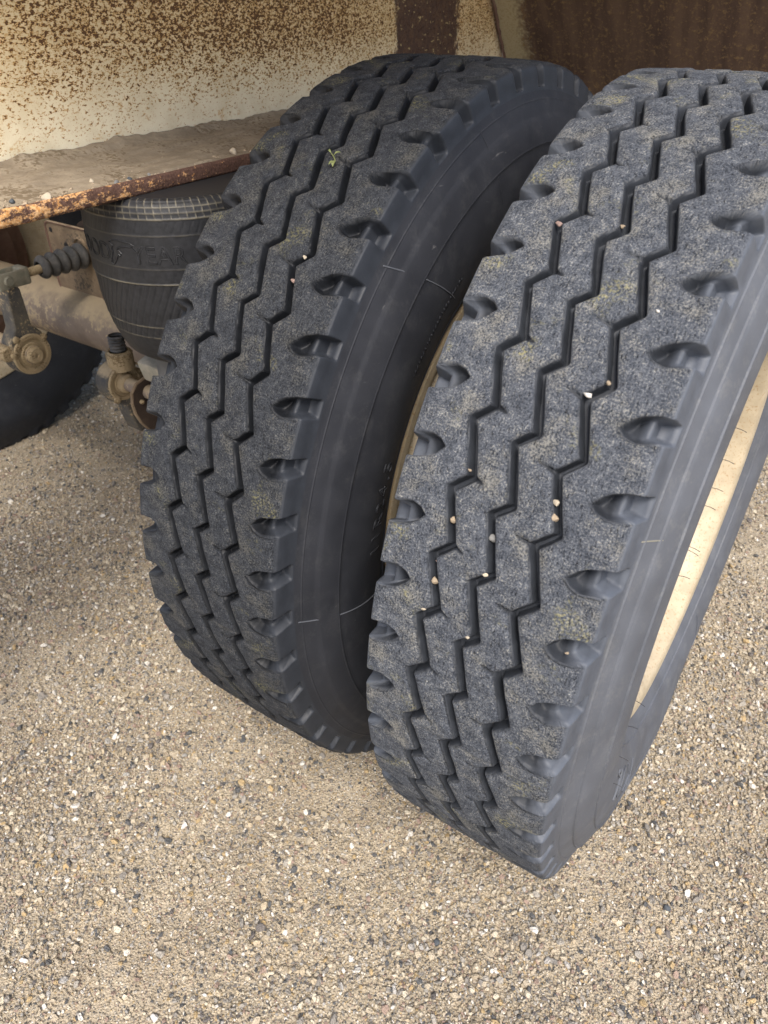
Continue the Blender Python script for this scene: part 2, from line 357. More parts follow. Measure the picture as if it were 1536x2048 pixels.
def tread_arrays(seed, ground=None, rot=0.0, chew=1.0):
    rg = np.random.default_rng(seed)
    scoop = np.zeros((NR, NC)); s = np.arange(NR) / RP; Sg, Tg = np.meshgrid(s, cols, indexing='ij')
    kn = [-TEND, -.083] + [g[0] for g in G] + [.083, TEND]
    Z = [g[1] * zig(s + .0, g[2], g[3]) for g in G]
    zero = 0 * s; table = np.stack([zero, zero] + Z + [zero, zero], 1)
    sh = np.empty((NR, NC))
    for j, t in enumerate(cols):
        k = min(max(np.searchsorted(kn, t) - 1, 0), len(kn) - 2); f = (t - kn[k]) / (kn[k + 1] - kn[k]); sh[:, j] = table[:, k] * (1 - f) + table[:, k + 1] * f
    T = Tg + sh
    # let the rows follow the upper and lower lips of the shoulder scoops
    kt = [.055, .072, .077, .085, .100, TE, TEND]; et = [.600, .500, .540, .615, .685, .735, .720]; eb = [.360, .375, .335, .295, .330, .455, .440]
    at0 = np.abs(T); top = np.interp(at0, kt, et); bot = np.interp(at0, kt, eb); pos = T > 0
    e_hi = np.where(pos, top, .955 - bot); e_lo = np.where(pos, bot, .955 - top); b_hi = np.where(pos, .600, .595); b_lo = np.where(pos, .360, .355)
    fr_ = Sg % 1.0
    fw = np.where(fr_ < b_lo, fr_ / b_lo * e_lo, np.where(fr_ < b_hi, e_lo + (fr_ - b_lo) / (b_hi - b_lo) * (e_hi - e_lo), e_hi + (fr_ - b_hi) / (1 - b_hi) * (1 - e_hi)))
    Sg = np.floor(Sg) + fw
    wob = smooth_noise((NR, NC), (7, 5), rg) * .00035 * chew
    fr0 = Sg % 1.0; D = np.zeros((NR, NC)); worn = np.ones((NR, NC))
    for g in G:
        d = line_dist(T, fr0, g) + wob * (np.abs(Tg - g[0]) > .0015)
        wall = np.interp(d, [0, .0016, .0021, .0026, .0031, .0037, .0045, .0057, .0073, .0092], [.0150, .0148, .0132, .0098, .0064, .0040, .0024, .0012, .0004, 0])
        D = np.maximum(D, wall); worn = np.minimum(worn, sstep(d, .0028, .0056))
    # shoulder scoops, in metres (t, s*PITCH) on one pitch
    fr = Sg % 1.0; ym = fr * PITCH
    right = [(.0700, .42), (.077, .54), (.085, .615), (.100, .685), (TE, .735), (TE, .455), (.108, .385), (.100, .330), (.086, .295), (.076, .335)]
    rp = [(a, b * PITCH) for a, b in right]; lp = [(-a, (.955 - b) * PITCH) for a, b in right]
    jit = smooth_noise((NR, NC), (9, 9), rg) * .0006 * chew
    for poly, up in ((rp, 1), (lp, -1)):
        sdv = sdf_poly(T, ym, poly) + jit
        c = (.52 if up > 0 else .435) * PITCH; rel = np.clip((ym - c) * up / (.13 * PITCH), -1, 1)
        at_ = np.abs(T); out = sstep(at_, .085, .112)
        floor = (.0175 + .0050 * rel) * (1 - out) * (1.1 - .1 * sstep(at_, .08, .10)) + .0170 * out
        steep = (.0050 - .0020 * sstep(rel, -.1, .4)) * (1 - out) + .0024 * out
        f = floor * sstep(-sdv, -.0010, steep)
        scoop = np.maximum(scoop, f); worn = np.minimum(worn, sstep(sdv, -.0006, .0022))
    # small sipes cut into rib edges
    def seg(a, b, wd, dep):
        ax, ay = a[0], a[1] * PITCH; bx, by = b[0], b[1] * PITCH; out = 0
        for o_ in (-1, 0, 1):
            y = ym + o_ * PITCH; e = np.array([bx - ax, by - ay]); h = np.clip(((T - ax) * e[0] + (y - ay) * e[1]) / (e @ e), 0, 1)
            d = np.hypot(T - ax - e[0] * h, y - ay - e[1] * h); out = np.maximum(out, dep * (1 - .75 * h) * (1 - sstep(d, wd * (.35 - .2 * h), wd * (1 - .5 * h))))
        return out
    D = np.maximum(D, seg((.0345, .655), (.0195, .725), .0034, .0085)); D = np.maximum(D, seg((-.0355, .255), (-.0235, .20), .0042, .0080))
    D = np.maximum(D, seg((-.0095, .86), (-.017, .885), .0028, .004))
    worn = np.minimum(worn, 1 - sstep(D, .0008, .0030))
    edge = sstep(np.abs(T), .1035, .1100); worn = worn * (1 - edge)
    rough = (smooth_noise((NR, NC), (1.1, 1.0), rg) * .00013 + smooth_noise((NR, NC), (3.5, 3), rg) * .00022) * worn * chew
    rough += smooth_noise((NR, NC), (40, 18), rg) * .0004 * worn
    a, r, na, nr = prof(T)
    D = D - rough
    a = a - na * D; r = r - nr * D
    ph = math.radians(66) * sstep(np.abs(T), .070, .123); a = a - np.sign(T) * np.sin(ph) * scoop; r = r - np.cos(ph) * scoop
    return Sg, T, a, r, worn
def place(a, r, th):
    """wheel frame: x along the axle, angle measured from the rear (-y) upwards"""
    return np.stack([a, -r * np.cos(th), r * np.sin(th)], -1)
def squash(V, clear):
    """flatten the bottom where the tyre carries weight; clear = wheel-centre height"""
    z = V[..., 2]; m = z < -clear; ov = np.where(m, -clear - z, 0); V[..., 2] = np.where(m, -clear - .08 * ov, z)
    b = np.exp(-((np.clip(-z - clear + .075, -1, 0)) / .05) ** 2) * np.exp(-(V[..., 1] / .14) ** 2) * (z < -.3)
    V[..., 0] += np.sign(V[..., 0]) * .006 * b * (np.abs(V[..., 0]) > .09); return V
FONT_CACHE = {}
def text_mesh(txt, size, bevel, spacing=1.0, shear=0.0, fill='NONE', extrude=0.0):
    cu = bpy.data.curves.new('raised_lettering', 'FONT'); cu.body = txt; cu.size = size; cu.space_character = spacing; cu.shear = shear
    cu.fill_mode = fill; cu.bevel_depth = bevel; cu.bevel_resolution = 1; cu.resolution_u = 4; cu.extrude = extrude
    o = bpy.data.objects.new('tmp', cu); C.objects.link(o); dg = bpy.context.evaluated_depsgraph_get(); dg.update()
    me = bpy.data.meshes.new_from_object(o.evaluated_get(dg)); bpy.data.objects.remove(o)
    V = np.empty(len(me.vertices) * 3); me.vertices.foreach_get('co', V); return me, V.reshape(-1, 3)
def wrap_side(me, V, th0, r0, lift, side=1):
    t = np.array([t_at_r(x) for x in (r0 + V[:, 1])]); a, r, na, nr = prof(t); th = th0 + V[:, 0] / r0
    a = a + na * (V[:, 2] + lift); r = r + nr * (V[:, 2] + lift)
    W = place(a * side, r, th); me.vertices.foreach_set('co', W.astype(np.float32).ravel()); me.update(); return me
def rim_parts(parent, sgn):
    """sgn=+1: disc towards -x (outer wheel); -1: disc towards +x (inner wheel)"""
    fl = [(.092, .2945), (.1035, .300), (.1060, .308), (.1068, .3160), (.1080, .3185), (.1105, .3195), (.1130, .3178), (.1140, .3145), (.1135, .3120), (.1130, .306), (.1120, .297), (.1060, .2885)]
    p = fl + [(.08, .284), (.03, .272), (-.03, .268), (-.08, .284)] + [(-a, r) for a, r in fl[::-1][1:]] + [(-.08, .289), (-.03, .2735), (.03, .2775), (.08, .2895), (.092, .2945)]
    MB().lathe(p, 128).obj('rim', m_rim, parent, auto=50)
    d = [(-.02, .269), (-.045, .262), (-.10, .235), (-.150, .190), (-.163, .165), (-.163, .10), (-.172, .10), (-.172, .168), (-.158, .198), (-.108, .243), (-.052, .2685), (-.02, .269)]
    MB().lathe([(a * sgn, r) for a, r in d], 96).obj('wheel_disc', m_rim, parent, auto=50)
def make_wheel(name, label, x, rot, tread_m, side_m, seed, trailer, sgn):
    root = empty(name, (x, 0, H), trailer); root['label'] = label
    s, T, a, r, worn = tread_arrays(seed)
    th = s * 2 * math.pi / NP + rot
    V = squash(place(a, r, th + 0 * a), .526); V = V + 0.0
    sm = s * PITCH
    bounds = [0] + gi + [NC - 1]
    nm = ['shoulder_rib', 'centre_rib', 'centre_rib', 'shoulder_rib']
    for k in range(4):
        i0, i1 = bounds[k], bounds[k + 1]; n = i1 - i0 + 1
        me = mesh_np(nm[k], V[:, i0:i1 + 1].reshape(-1, 3), grid_faces(NR, n, wrap_r=True)[:, ::-1])
        attr(me, 'worn', worn[:, i0:i1 + 1]); attr_uv(me, T[:, i0:i1 + 1] + k * .0, sm[:, i0:i1 + 1])
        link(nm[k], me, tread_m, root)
    # sidewalls and bead, one surface each side, joined under the rim
    Vs = []; Fs = []; nr_ = NR // 4; thS = (np.arange(nr_) * 2 * math.pi / nr_) + rot; off = 0
    RID = ((.5075, .0009, .0014), (.4880, .0009, .0020), (.4550, .0009, .0022), (.345, .0012, .0018)) if sgn > 0 else ((.5030, .0008, .0004), (.4560, .0008, .0003), (.352, .0012, .0016), (.345, .0010, .0010))
    tt = np.unique(np.r_[np.linspace(TEND - .0003, arc[-1], 70), np.concatenate([t_at_r(q[0]) + np.linspace(-2.4, 2.4, 9) * q[1] for q in RID])]); tt = tt[tt >= TEND - .0003]; rr = np.interp(tt, arc, P_[:, 1])
    for sg in (1, -1):
        a_, r_, na, nr2 = prof(tt); ridge = 0 * tt
        for (rc, wd, hh) in RID:
            ridge += hh * np.exp(-((tt - t_at_r(rc)) / wd) ** 2)
        ridge += .0011 * sstep(tt, t_at_r(.4865), t_at_r(.4845)) * (1 - sstep(tt, t_at_r(.456), t_at_r(.452)))
        A = (a_ + na * ridge)[None] * sg + 0 * thS[:, None]; Rr = (r_ + nr2 * ridge)[None] + 0 * thS[:, None]
        W = squash(place(A, Rr, thS[:, None]), .526).reshape(-1, 3)
        F = grid_faces(nr_, len(tt), wrap_r=True) + off; Vs.append(W); Fs.append(F if sg < 0 else F[:, ::-1]); off += len(W)
    link('sidewall', mesh_np('sidewall', np.concatenate(Vs), np.concatenate(Fs)), side_m, root)
    rim_parts(root, sgn); return root
def mould_line(root, mat, a0, a1, r0, r1, rad=.0006, n=24):
    P = []
    for k in range(n):
        f = k / (n - 1); r = r0 + (r1 - r0) * f; th = math.radians(a0 + (a1 - a0) * f); a, rr, na, nr = [float(q) for q in prof(np.array(t_at_r(r)))]
        P.append((a + na * .0003, -rr * math.cos(th), rr * math.sin(th)))
    MB().tube(P, rad, 6).obj('mould_line', mat, root)

# ================================================================== GROUND
def hgt(x, y):
    return (.0035 * np.sin(x * 7.3 + 1.1 * np.sin(y * 4.1)) + .003 * np.sin(y * 9.1 + 2 * np.sin(x * 3.3 + 1)) + .0018 * np.sin(x * 23 + y * 17) + .0012 * np.sin(x * 41 - y * 35 + 2)) * np.exp(-((x * x + y * y) / 40))
def axis_pts(a, b, st, far):
    core = np.arange(a, b + st / 2, st); l = a - np.geomspace(st, far, 26)[::-1]; r = b + np.geomspace(st, far, 26); return np.r_[l, core, r]
gx = axis_pts(-2.6, 2.2, .02, 150); gy = axis_pts(-1.6, 3.0, .02, 150)
GX, GY = np.meshgrid(gx, gy, indexing='xy'); GZ = hgt(GX, GY) - .001
ground = link('ground', mesh_np('ground', np.stack([GX, GY, GZ], -1).reshape(-1, 3), grid_faces(len(gy), len(gx))), m_ground)
tag(ground, 'sandy ground strewn with fine mixed gravel', kind='structure')

def pebble_mesh(name, seed, mat, n=2, flat=.62):
    import bmesh
    rg = random.Random(seed); bm = bmesh.new(); bmesh.ops.create_icosphere(bm, subdivisions=n, radius=.5)
    cuts = [(Vector((rg.gauss(0, 1), rg.gauss(0, 1), rg.gauss(0, 1))).normalized(), rg.uniform(.24, .40)) for _ in range(11)]
    el = (1, rg.uniform(.48, .92), rg.uniform(flat - .18, flat + .10))
    for v in bm.verts:
        for nn, d in cuts:
            q = v.co.dot(nn)
            if q > d: v.co -= nn * (q - d) * .9
        v.co += v.normal * rg.uniform(-.012, .012)
        v.co = Vector((v.co.x * el[0], v.co.y * el[1], v.co.z * el[2]))
    me = bpy.data.meshes.new(name); bm.to_mesh(me); bm.free()
    if mat: me.materials.append(mat)
    return me
# gravel: tens of thousands of stones scattered by geometry nodes over points laid on the ground
pc = bpy.data.collections.new('pebble_kinds')
for k in range(10):
    o = bpy.data.objects.new('pebble_kind', pebble_mesh('pebble_kind', 40 + k, m_peb, 2 if k < 3 else 1)); pc.objects.link(o)
def scatter(n):
    x = rng.uniform(-2.4, 1.8, n); y = rng.uniform(-1.25, 2.6, n)
    return x, y
def near_fall(x, y): d = np.hypot(x - .0, y + .55); return d
N1 = 1900000
x, y = scatter(N1); d = near_fall(x, y)
patch = .5 + .5 * np.sin(x * 5.1 + 2 * np.sin(y * 3.7)) * np.sin(y * 4.7 + 1.5 * np.sin(x * 2.9 + .7)) + .25 * np.sin(x * 15 + y * 11)
keep = rng.uniform(0, 1, N1) < np.clip(1.25 - d * .42, .16, 1) * (.30 + .70 * np.clip(patch, 0, 1))
x, y, d, patch = x[keep], y[keep], d[keep], patch[keep]; n = len(x)
size = np.exp(rng.normal(math.log(.0047), .46, n)) * np.clip(.85 + d * .12, .9, 1.5)
big = rng.uniform(0, 1, n) < .012; size[big] = rng.uniform(.011, .0175, big.sum())
size = np.clip(size, .0023, .020)
zz = hgt(x, y) + size * rng.uniform(.08, .32, n)
me = bpy.data.meshes.new('gravel'); me.vertices.add(n); me.vertices.foreach_set('co', np.stack([x, y, zz], -1).astype(np.float32).ravel())
attr(me, 'sc', size)
ra = me.attributes.new('rt', 'FLOAT_VECTOR', 'POINT'); ra.data.foreach_set('vector', np.stack([rng.normal(0, .5, n), rng.normal(0, .5, n), rng.uniform(0, 6.28, n)], -1).astype(np.float32).ravel())
gravel = bpy.data.objects.new('gravel', me); C.objects.link(gravel)
ng = bpy.data.node_groups.new('scatter_stones', 'GeometryNodeTree')
ng.interface.new_socket('Geometry', in_out='INPUT', socket_type='NodeSocketGeometry'); ng.interface.new_socket('Geometry', in_out='OUTPUT', socket_type='NodeSocketGeometry')
gin = ng.nodes.new('NodeGroupInput'); gout = ng.nodes.new('NodeGroupOutput'); iop = ng.nodes.new('GeometryNodeInstanceOnPoints')
ci = ng.nodes.new('GeometryNodeCollectionInfo'); ci.inputs[0].default_value = pc; ci.inputs['Separate Children'].default_value = True; ci.inputs['Reset Children'].default_value = True
na1 = ng.nodes.new('GeometryNodeInputNamedAttribute'); na1.data_type = 'FLOAT'; na1.inputs[0].default_value = 'sc'
na2 = ng.nodes.new('GeometryNodeInputNamedAttribute'); na2.data_type = 'FLOAT_VECTOR'; na2.inputs[0].default_value = 'rt'
rv = ng.nodes.new('FunctionNodeRandomValue'); rv.data_type = 'INT'
for s_ in rv.inputs:
    if s_.name == 'Min' and s_.type == 'INT': s_.default_value = 0
    if s_.name == 'Max' and s_.type == 'INT': s_.default_value = 9
L = ng.links.new
L(gin.outputs[0], iop.inputs['Points']); L(ci.outputs[0], iop.inputs['Instance']); iop.inputs['Pick Instance'].default_value = True
L([q for q in rv.outputs if q.type == 'INT'][0], iop.inputs['Instance Index'])
L([q for q in na1.outputs if q.enabled and q.name == 'Attribute'][0], iop.inputs['Scale']); L([q for q in na2.outputs if q.enabled and q.name == 'Attribute'][0], iop.inputs['Rotation'])
L(iop.outputs[0], gout.inputs[0])
gm = gravel.modifiers.new('scatter', 'NODES'); gm.node_group = ng
tag(gravel, 'fine tan, grey and white gravel covering the ground', 'gravel', kind='stuff')

# ================================================================== TRAILER
tr = empty('trailer', (-.9, 0, 0)); tag(tr, 'rust-speckled cream hopper trailer standing on big worn dual wheels', 'trailer')
tr.location = (0, 0, 0)
XC = -.0165
w_out = make_wheel('wheel', 'outer wheel with dusty pale grey tread and cream rim', XC, 0.0, m_tread_o, m_side_o, 3, tr, 1)
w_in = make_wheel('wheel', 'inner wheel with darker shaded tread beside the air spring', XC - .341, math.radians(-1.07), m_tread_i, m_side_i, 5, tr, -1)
# details on the outer wheel
mould_line(w_out, m_grey, 28.6, 29.6, .513, .450, .0006); mould_line(w_out, m_side_o, -64, -64.5, .512, .40, .0005)
def sidept(r, thd, lift=0, side=1):
    a, rr, na, nr = [float(q) for q in prof(np.array(t_at_r(r)))]; th = math.radians(thd); a += na * lift; rr += nr * lift
    return Vector((a * side, -rr * math.cos(th), rr * math.sin(th)))
for (th, r) in ((45, .405), (40.5, .404), (36.5, .405), (34, .404), (28.2, .405), (27.7, .404), (24, .405), (2, .400), (-4, .40), (-12, .405), (-22, .41)):
    p = sidept(r, th); q = p + Vector((.0105, random.uniform(-.002, .002), random.uniform(-.002, .002)))
    MB().tube([p, (p + q) / 2 + Vector((0, 0, .0006)), q], .00032, 5).obj('vent_hair', m_hair, w_out)
# raised outline marks low on the outer face of the outer wheel
for (th, r, sz, pts) in ((-47, .372, .05, [(0, 0), (.5, 1), (1, 0), (.5, .25), (0, 0)]), (-58, .372, .05, [(0, 0), (0, 1), (.2, 1), (.2, .6), (.7, 1), (.9, 1), (.45, .5), (.9, 0)]),
                         (-37, .375, .05, [(0, 1), (0, .1), (.8, .1), (.8, .25), (.2, .25), (.2, 1)]), (-118, .36, .06, [(0, 0), (.3, .8), (.6, 1)])):
    P = []
    for i in range(len(pts) - 1):
        for f in (0, .33, .66): P.append([pts[i][q] * (1 - f) + pts[i + 1][q] * f for q in (0, 1)])
    P.append(pts[-1]); MB().tube([sidept(r + v * sz * .8, th + math.degrees(u * sz / r), .0006) for u, v in P], .0014, 6).obj('raised_mark', m_side_o, w_out)
hub = MB().lathe([(-.17, .0), (-.17, .13), (-.10, .13), (-.085, .12), (-.085, .085), (-.02, .08), (-.01, .065), (-.01, 0)], 48).obj('hub', m_part, w_out, auto=30)
for k in range(10):
    a = 2 * math.pi * k / 10; MB().lathe([(-.165, .0175), (-.135, .0165), (-.128, .012), (-.128, 0)], 6, (0, .143 * math.cos(a), .143 * math.sin(a))).obj('lug_nut', m_plate, w_out, auto=25)
# details on the inner wheel
mould_line(w_in, m_side_o, 49, 56, .508, .385, .0008); mould_line(w_in, m_side_o, 1.5, -4.5, .508, .36, .0008); mould_line(w_in, m_side_i, 74, 74.5, .505, .42, .0005)
for txt, th, r, sz, sp in (('11R24.5', 6.2, .3740, .034, 1.34),):
    me, V = text_mesh(txt, sz, .0007, sp); V[:, 0] *= .82
    me = wrap_side(me, V, math.radians(th), r, .0002); link('raised_lettering', me, m_side_i, w_in)
tk = MB()
for k in range(46):
    th = 40 + k * .42
    if k % 7 == 6: continue
    tk.tube([sidept(.392, th, .0002), sidept(.392 + (.006 if k % 3 else .004), th + (.25 if k % 2 else -.1), .0002)], .0006, 5)
tk.obj('moulded_marks', m_side_i, w_in)
# far wheel on the other side of the axle
def far_wheel(x):
    root = empty('wheel', (x, 0, H), tr); root['label'] = 'dark wheel at the far end of the axle'
    n = 416; th = np.arange(n) * 2 * math.pi / n; tt = np.linspace(-arc[-1], arc[-1], 90); a, r, na, nr = prof(tt)
    lug = (np.sin(th * NP) > .35)[:, None] * ((np.abs(tt) > .074) & (np.abs(tt) < TE))[None] * .009
    gr = sum(np.exp(-((tt - g[0]) / .0025) ** 2) for g in G)[None] * .012
    Dp = np.maximum(lug, gr + 0 * lug); V = squash(place(a[None] - na[None] * Dp, r[None] - nr[None] * Dp, th[:, None]), .526)
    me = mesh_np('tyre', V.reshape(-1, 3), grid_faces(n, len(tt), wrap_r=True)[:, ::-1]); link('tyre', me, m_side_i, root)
    rim_parts(root, 1); MB().lathe([(.02, .268), (.06, .25), (.075, .21), (.08, .205), (.08, .06)], 64).obj('brake_drum', m_brown, root, auto=30); return root
far_wheel(-1.935)
# axle
ax = MB().lathe([(-1.93, .0635), (-.36, .0635)], 56, (0, 0, 0)); axo = ax.obj('axle', m_axle, tr); axo.location = (0, 0, H)
for xx in (-1.085, -.72):
    pts = [(xx + .004 * math.sin(5 * a), .0642 * math.cos(a), .0642 * math.sin(a)) for a in np.linspace(0, 2 * math.pi, 40)[:-1]]
    MB().tube(pts, .0035, 6, closed=True).obj('weld_bead', m_dusty, axo)
# ---- air spring
bx, by = -.637, -.25
BP = [(.4070, .108), (.4060, .114), (.4025, .119), (.396, .122), (.386, .1238), (.372, .1247), (.350, .1252), (.330, .1252), (.310, .1245), (.290, .1225), (.270, .1215), (.250, .1185), (.232, .1150), (.218, .1110), (.205, .1060), (.190, .0985), (.180, .0840), (.178, .070)]
bp = np.array(BP); nz, nt = 230, 600; zz_ = np.linspace(.407, .178, nz); rr_ = np.interp(-zz_, -bp[:, 0], bp[:, 1])
k_ = np.ones(7) / 7; rr_[3:-3] = np.convolve(rr_, k_, 'valid'); an = np.arange(nt) * 2 * math.pi / nt
ZZ, AA = np.meshgrid(zz_, an, indexing='ij'); RR = rr_[:, None] + 0 * AA
def bump1(x, c, wd): return np.exp(-((x - c) / wd) ** 2)
thr = np.zeros_like(RR); rel = np.zeros_like(RR)
for zc, hh, tcol in ((.3855, .0010, 1), (.3925, .0005, .7), (.3990, .0005, .7), (.366, .0004, .25), (.325, .0004, .25), (.3055, .0014, 1), (.245, .0006, .7), (.2285, .0006, .7)):
    b = bump1(ZZ, zc, .0008); rel += hh * b; thr = np.maximum(thr, b * tcol)
u = (AA * 78 / (2 * math.pi) + (ZZ - .36) * 14) % 1.0; cord = bump1(u, .5, .05) * sstep(ZZ, .3845, .3865)
rel += .0006 * cord; thr = np.maximum(thr, cord * .9)
u2 = (AA * 78 / (2 * math.pi) - (ZZ - .25) * 46) % 1.0; low = (1 - sstep(ZZ, .304, .3055)) * sstep(ZZ, .2275, .229)
rel -= .0009 * bump1(u2, .5, .07) * low
mid = sstep(ZZ, .3665, .368) * (1 - sstep(ZZ, .3825, .384)) + sstep(ZZ, .3065, .308) * (1 - sstep(ZZ, .322, .3235)); rel -= .0004 * bump1(u2, .5, .06) * mid
RR = RR + rel
me = mesh_np('air_spring', np.stack([RR * np.cos(AA), RR * np.sin(AA), ZZ], -1).reshape(-1, 3), grid_faces(nz, nt, wrap_c=True))
attr(me, 'thread', thr); spring = link('air_spring', me, m_bag, tr); spring.location = (bx, by, H)
def wrap_bag(me, V, a0, z0, lift):
    z = z0 + V[:, 1]; r = np.interp(-z, -zz_, rr_) + lift + V[:, 2]; a = a0 + V[:, 0] / .132
    me.vertices.foreach_set('co', np.stack([r * np.cos(a), r * np.sin(a), z], -1).astype(np.float32).ravel()); me.update(); return me
for txt, a0 in (('GOOD', -129.5), ('YEAR', -72)):
    me, V = text_mesh(txt, .0305, .0006, 1.02); me = wrap_bag(me, V, math.radians(a0), .3325, .0002); link('raised_lettering', me, m_bag, spring)
foot = [(0, 0), (.004, -.002), (.010, .004), (.013, .009), (.016, .012), (.0185, .010), (.021, .013), (.018, .0165), (.015, .017), (.0145, .019), (.020, .021), (.028, .0225), (.036, .0225), (.042, .0245), (.038, .027),
        (.028, .0285), (.016, .0295), (.008, .029), (.002, .026), (.006, .0235), (.008, .022), (.0045, .018), (.006, .014), (.003, .008), (.001, .004)]
V = np.array([(u_, v_, 0) for u_, v_ in foot]); z = .3295 + V[:, 1]; r = np.interp(-z, -zz_, rr_) + .0004; a = math.radians(-88) + V[:, 0] / .132
MB().tube(np.stack([r * np.cos(a), r * np.sin(a), z], -1), .0009, 6, closed=True).obj('winged_foot_emblem', m_bag, spring)
MB().lathe([(.4055, .0), (.4055, .109), (.4073, .109), (.4073, 0)], 64, axis='Z').obj('top_plate', m_hair, spring, auto=30)
MB().lathe([(.182, .074), (.176, .070), (.150, .066), (.120, .066), (.118, 0)], 48, axis='Z').obj('piston', m_piston, spring, auto=30)
MB().box((.0, .33, .09), (.10, .50, .05), bev=.006).obj('trailing_arm', m_dark, spring)
# ---- frame ledge with its flaking lip, side sheet and end sheet
def quad_sheet(name, pts, thick, mat, parent, bevel=0.0):
    pts = [Vector(p) for p in pts]; nrm = (pts[1] - pts[0]).cross(pts[2] - pts[0]).normalized() * thick
    n = len(pts); V = pts + [p + nrm for p in pts]; F = [tuple(range(n))[::-1], tuple(range(n, 2 * n))] + [(k, (k + 1) % n, n + (k + 1) % n, n + k) for k in range(n)]
    return MB().add(V, F).obj(name, mat, parent, smooth=False, bevel=bevel)
ZL = H + .4075
Y0, Y1 = -1.9, 1.05
led = MB().box((-.6965, (Y0 + Y1) / 2, ZL + .006), (.187, Y1 - Y0, .012)); led = led.obj('frame_ledge', m_brown, tr, smooth=False)
# lip: a rough-edged strip
nl, nv = 900, 7; ys = np.linspace(Y0, Y1, nl); prof_l = [(-.603, 0.0), (-.6005, 0.0), (-.5995, .003), (-.5992, .009), (-.5995, .0155), (-.6012, .0178), (-.605, .0178)]
nn = smooth_noise((nl, nv), (2.2, .8)) * .0005; Vl = np.array([[(px + nn[i, j], ys[i], ZL + pz + nn[i, j] * .6) for j, (px, pz) in enumerate(prof_l)] for i in range(nl)]).reshape(-1, 3)
link('rusted_lip', mesh_np('rusted_lip', Vl, grid_faces(nl, nv)), m_lip, led)
ZB = H + .60
def seam(z): return 1.011 - .71 * (z - H - .455)
side = quad_sheet('side_sheet', [(-.783, Y0, ZL - .02), (-.783, Y0, H + .90), (-.783, seam(H + .90), H + .90), (-.783, seam(ZL - .02), ZL - .02)], .004, m_cream, tr)
endp = quad_sheet('end_sheet', [(-.779, seam(H + .05), H + .05), (-.779, seam(H + 1.25), H + 1.25), (.13, seam(H + 1.25), H + 1.25), (.13, seam(H + .05), H + .05)], .004, m_end, tr)
sp = [Vector((-.777, seam(z_) - .004, z_)) for z_ in np.linspace(H + .2, H + .9, 90)]
for p in sp: p.x += random.uniform(-.0008, .0008); p.y += random.uniform(-.0008, .0008)
MB().tube(sp, [.004 + random.uniform(-.001, .001) for _ in sp], 8).obj('weld_bead', m_brown, side)
quad_sheet('hopper_slope', [(-.785, -.68, H + .90), (.12, -.68, H + 1.22), (.12, seam(H + .9) + .02, H + 1.22), (-.785, seam(H + .9) + .02, H + .90)], .004, m_hull, tr)  # unseen upper hull, edges set to shade the inner wheel and left ground
quad_sheet('body_side', [(.124, -.68, H + 1.225), (.124, 3.5, H + 1.225), (.124, 3.5, H + 2.6), (.124, -.68, H + 2.6)], .004, m_hull, tr)
quad_sheet('body_top', [(.12, -.68, H + 2.6), (.12, 3.5, H + 2.6), (-2.5, 3.5, H + 2.6), (-2.5, -.68, H + 2.6)], .004, m_hull, tr)
quad_sheet('body_side', [(-2.5, -.68, H + 1.1), (-2.5, 3.5, H + 1.1), (-2.5, 3.5, H + 2.6), (-2.5, -.68, H + 2.6)], -.004, m_hull, tr)  # unseen far side, lower edge set to cut light around the axle
quad_sheet('sun_block_sheet', [(-2.5, -.685, H + .78), (-.79, -.685, H + .78), (-.79, -.685, H + 2.6), (-2.5, -.685, H + 2.6)], .004, m_hull, tr)  # unseen wall, added to keep direct sun off the axle
# members under the frame
MB().box((-1.30, .42, H + .17), (1.02, .012, .50)).obj('cross_member', m_dark, tr, smooth=False)
MB().box((-.70, .45, H + .10), (.12, .5, .55)).obj('hanger_bracket', m_dark, tr, smooth=False)
MB().add([(-1.95, -.20, H + .40), (-1.03, .30, H + .42), (-1.03, .32, H + .30), (-1.95, -.12, H + .08), (-1.97, -.18, H + .41), (-1.05, .34, H + .43), (-1.05, .36, H + .31), (-1.97, -.10, H + .09)],
         [(0, 1, 2, 3), (7, 6, 5, 4), (0, 4, 5, 1), (1, 5, 6, 2), (2, 6, 7, 3), (3, 7, 4, 0)]).obj('sloping_brace', m_brown, tr, smooth=False)
# ---- far brake: bracket, chamber boot, push rod, clevis, slack adjuster
FX, FY = -1.215, -.20
br = MB(); ring = []
def rrect(cx, cz, wx, wz, r, n=5):
    P = []
    for (sx, sz, a0) in ((1, 1, 0), (-1, 1, 90), (-1, -1, 180), (1, -1, 270)):
        for k in range(n + 1):
            a = math.radians(a0 + 90 * k / n); P.append((cx + sx * (wx / 2 - r) + r * math.cos(a), cz + sz * (wz / 2 - r) + r * math.sin(a)))
    return P
br.prism(rrect(-1.258, .130, .155, .150, .014), -.013, -.007, 'Y')
bro = br.obj('brake_chamber_bracket', m_bracket, tr, bevel=.001); bro.location = (0, 0, H)
rm = MB(); rm.tube([(px, -.013, pz) for px, pz in rrect(-1.258, .130, .153, .148, .014)], .0028, 6, closed=True); rm.obj('folded_edge', m_brown, bro)
for (hx, hz, r1) in ((-1.318, .187, .0055), (-1.275, .160, .0075)): MB().lathe([(-.0135, 0), (-.0135, r1)], 20, (hx, 0, hz), 'Y').obj('bolt_hole', m_hair, bro)
MB().lathe([(-.013, .015), (-.018, .018), (-.013, .022)], 24, (-1.225, 0, .165), 'Y').obj('raised_boss', m_bracket, bro)
MB().lathe([(.00, .0), (.00, .070), (.06, .078), (.10, .07), (.11, 0)], 40, (-1.20, 0, .15), 'Y').obj('brake_chamber', m_dark, bro)
bl = []
for i in range(61):
    y_ = -.016 - i * .00185; k = abs(math.sin(i / 60 * math.pi * 5.0)); bl.append((y_, .014 + .009 * k + .004 * (1 - i / 60)))
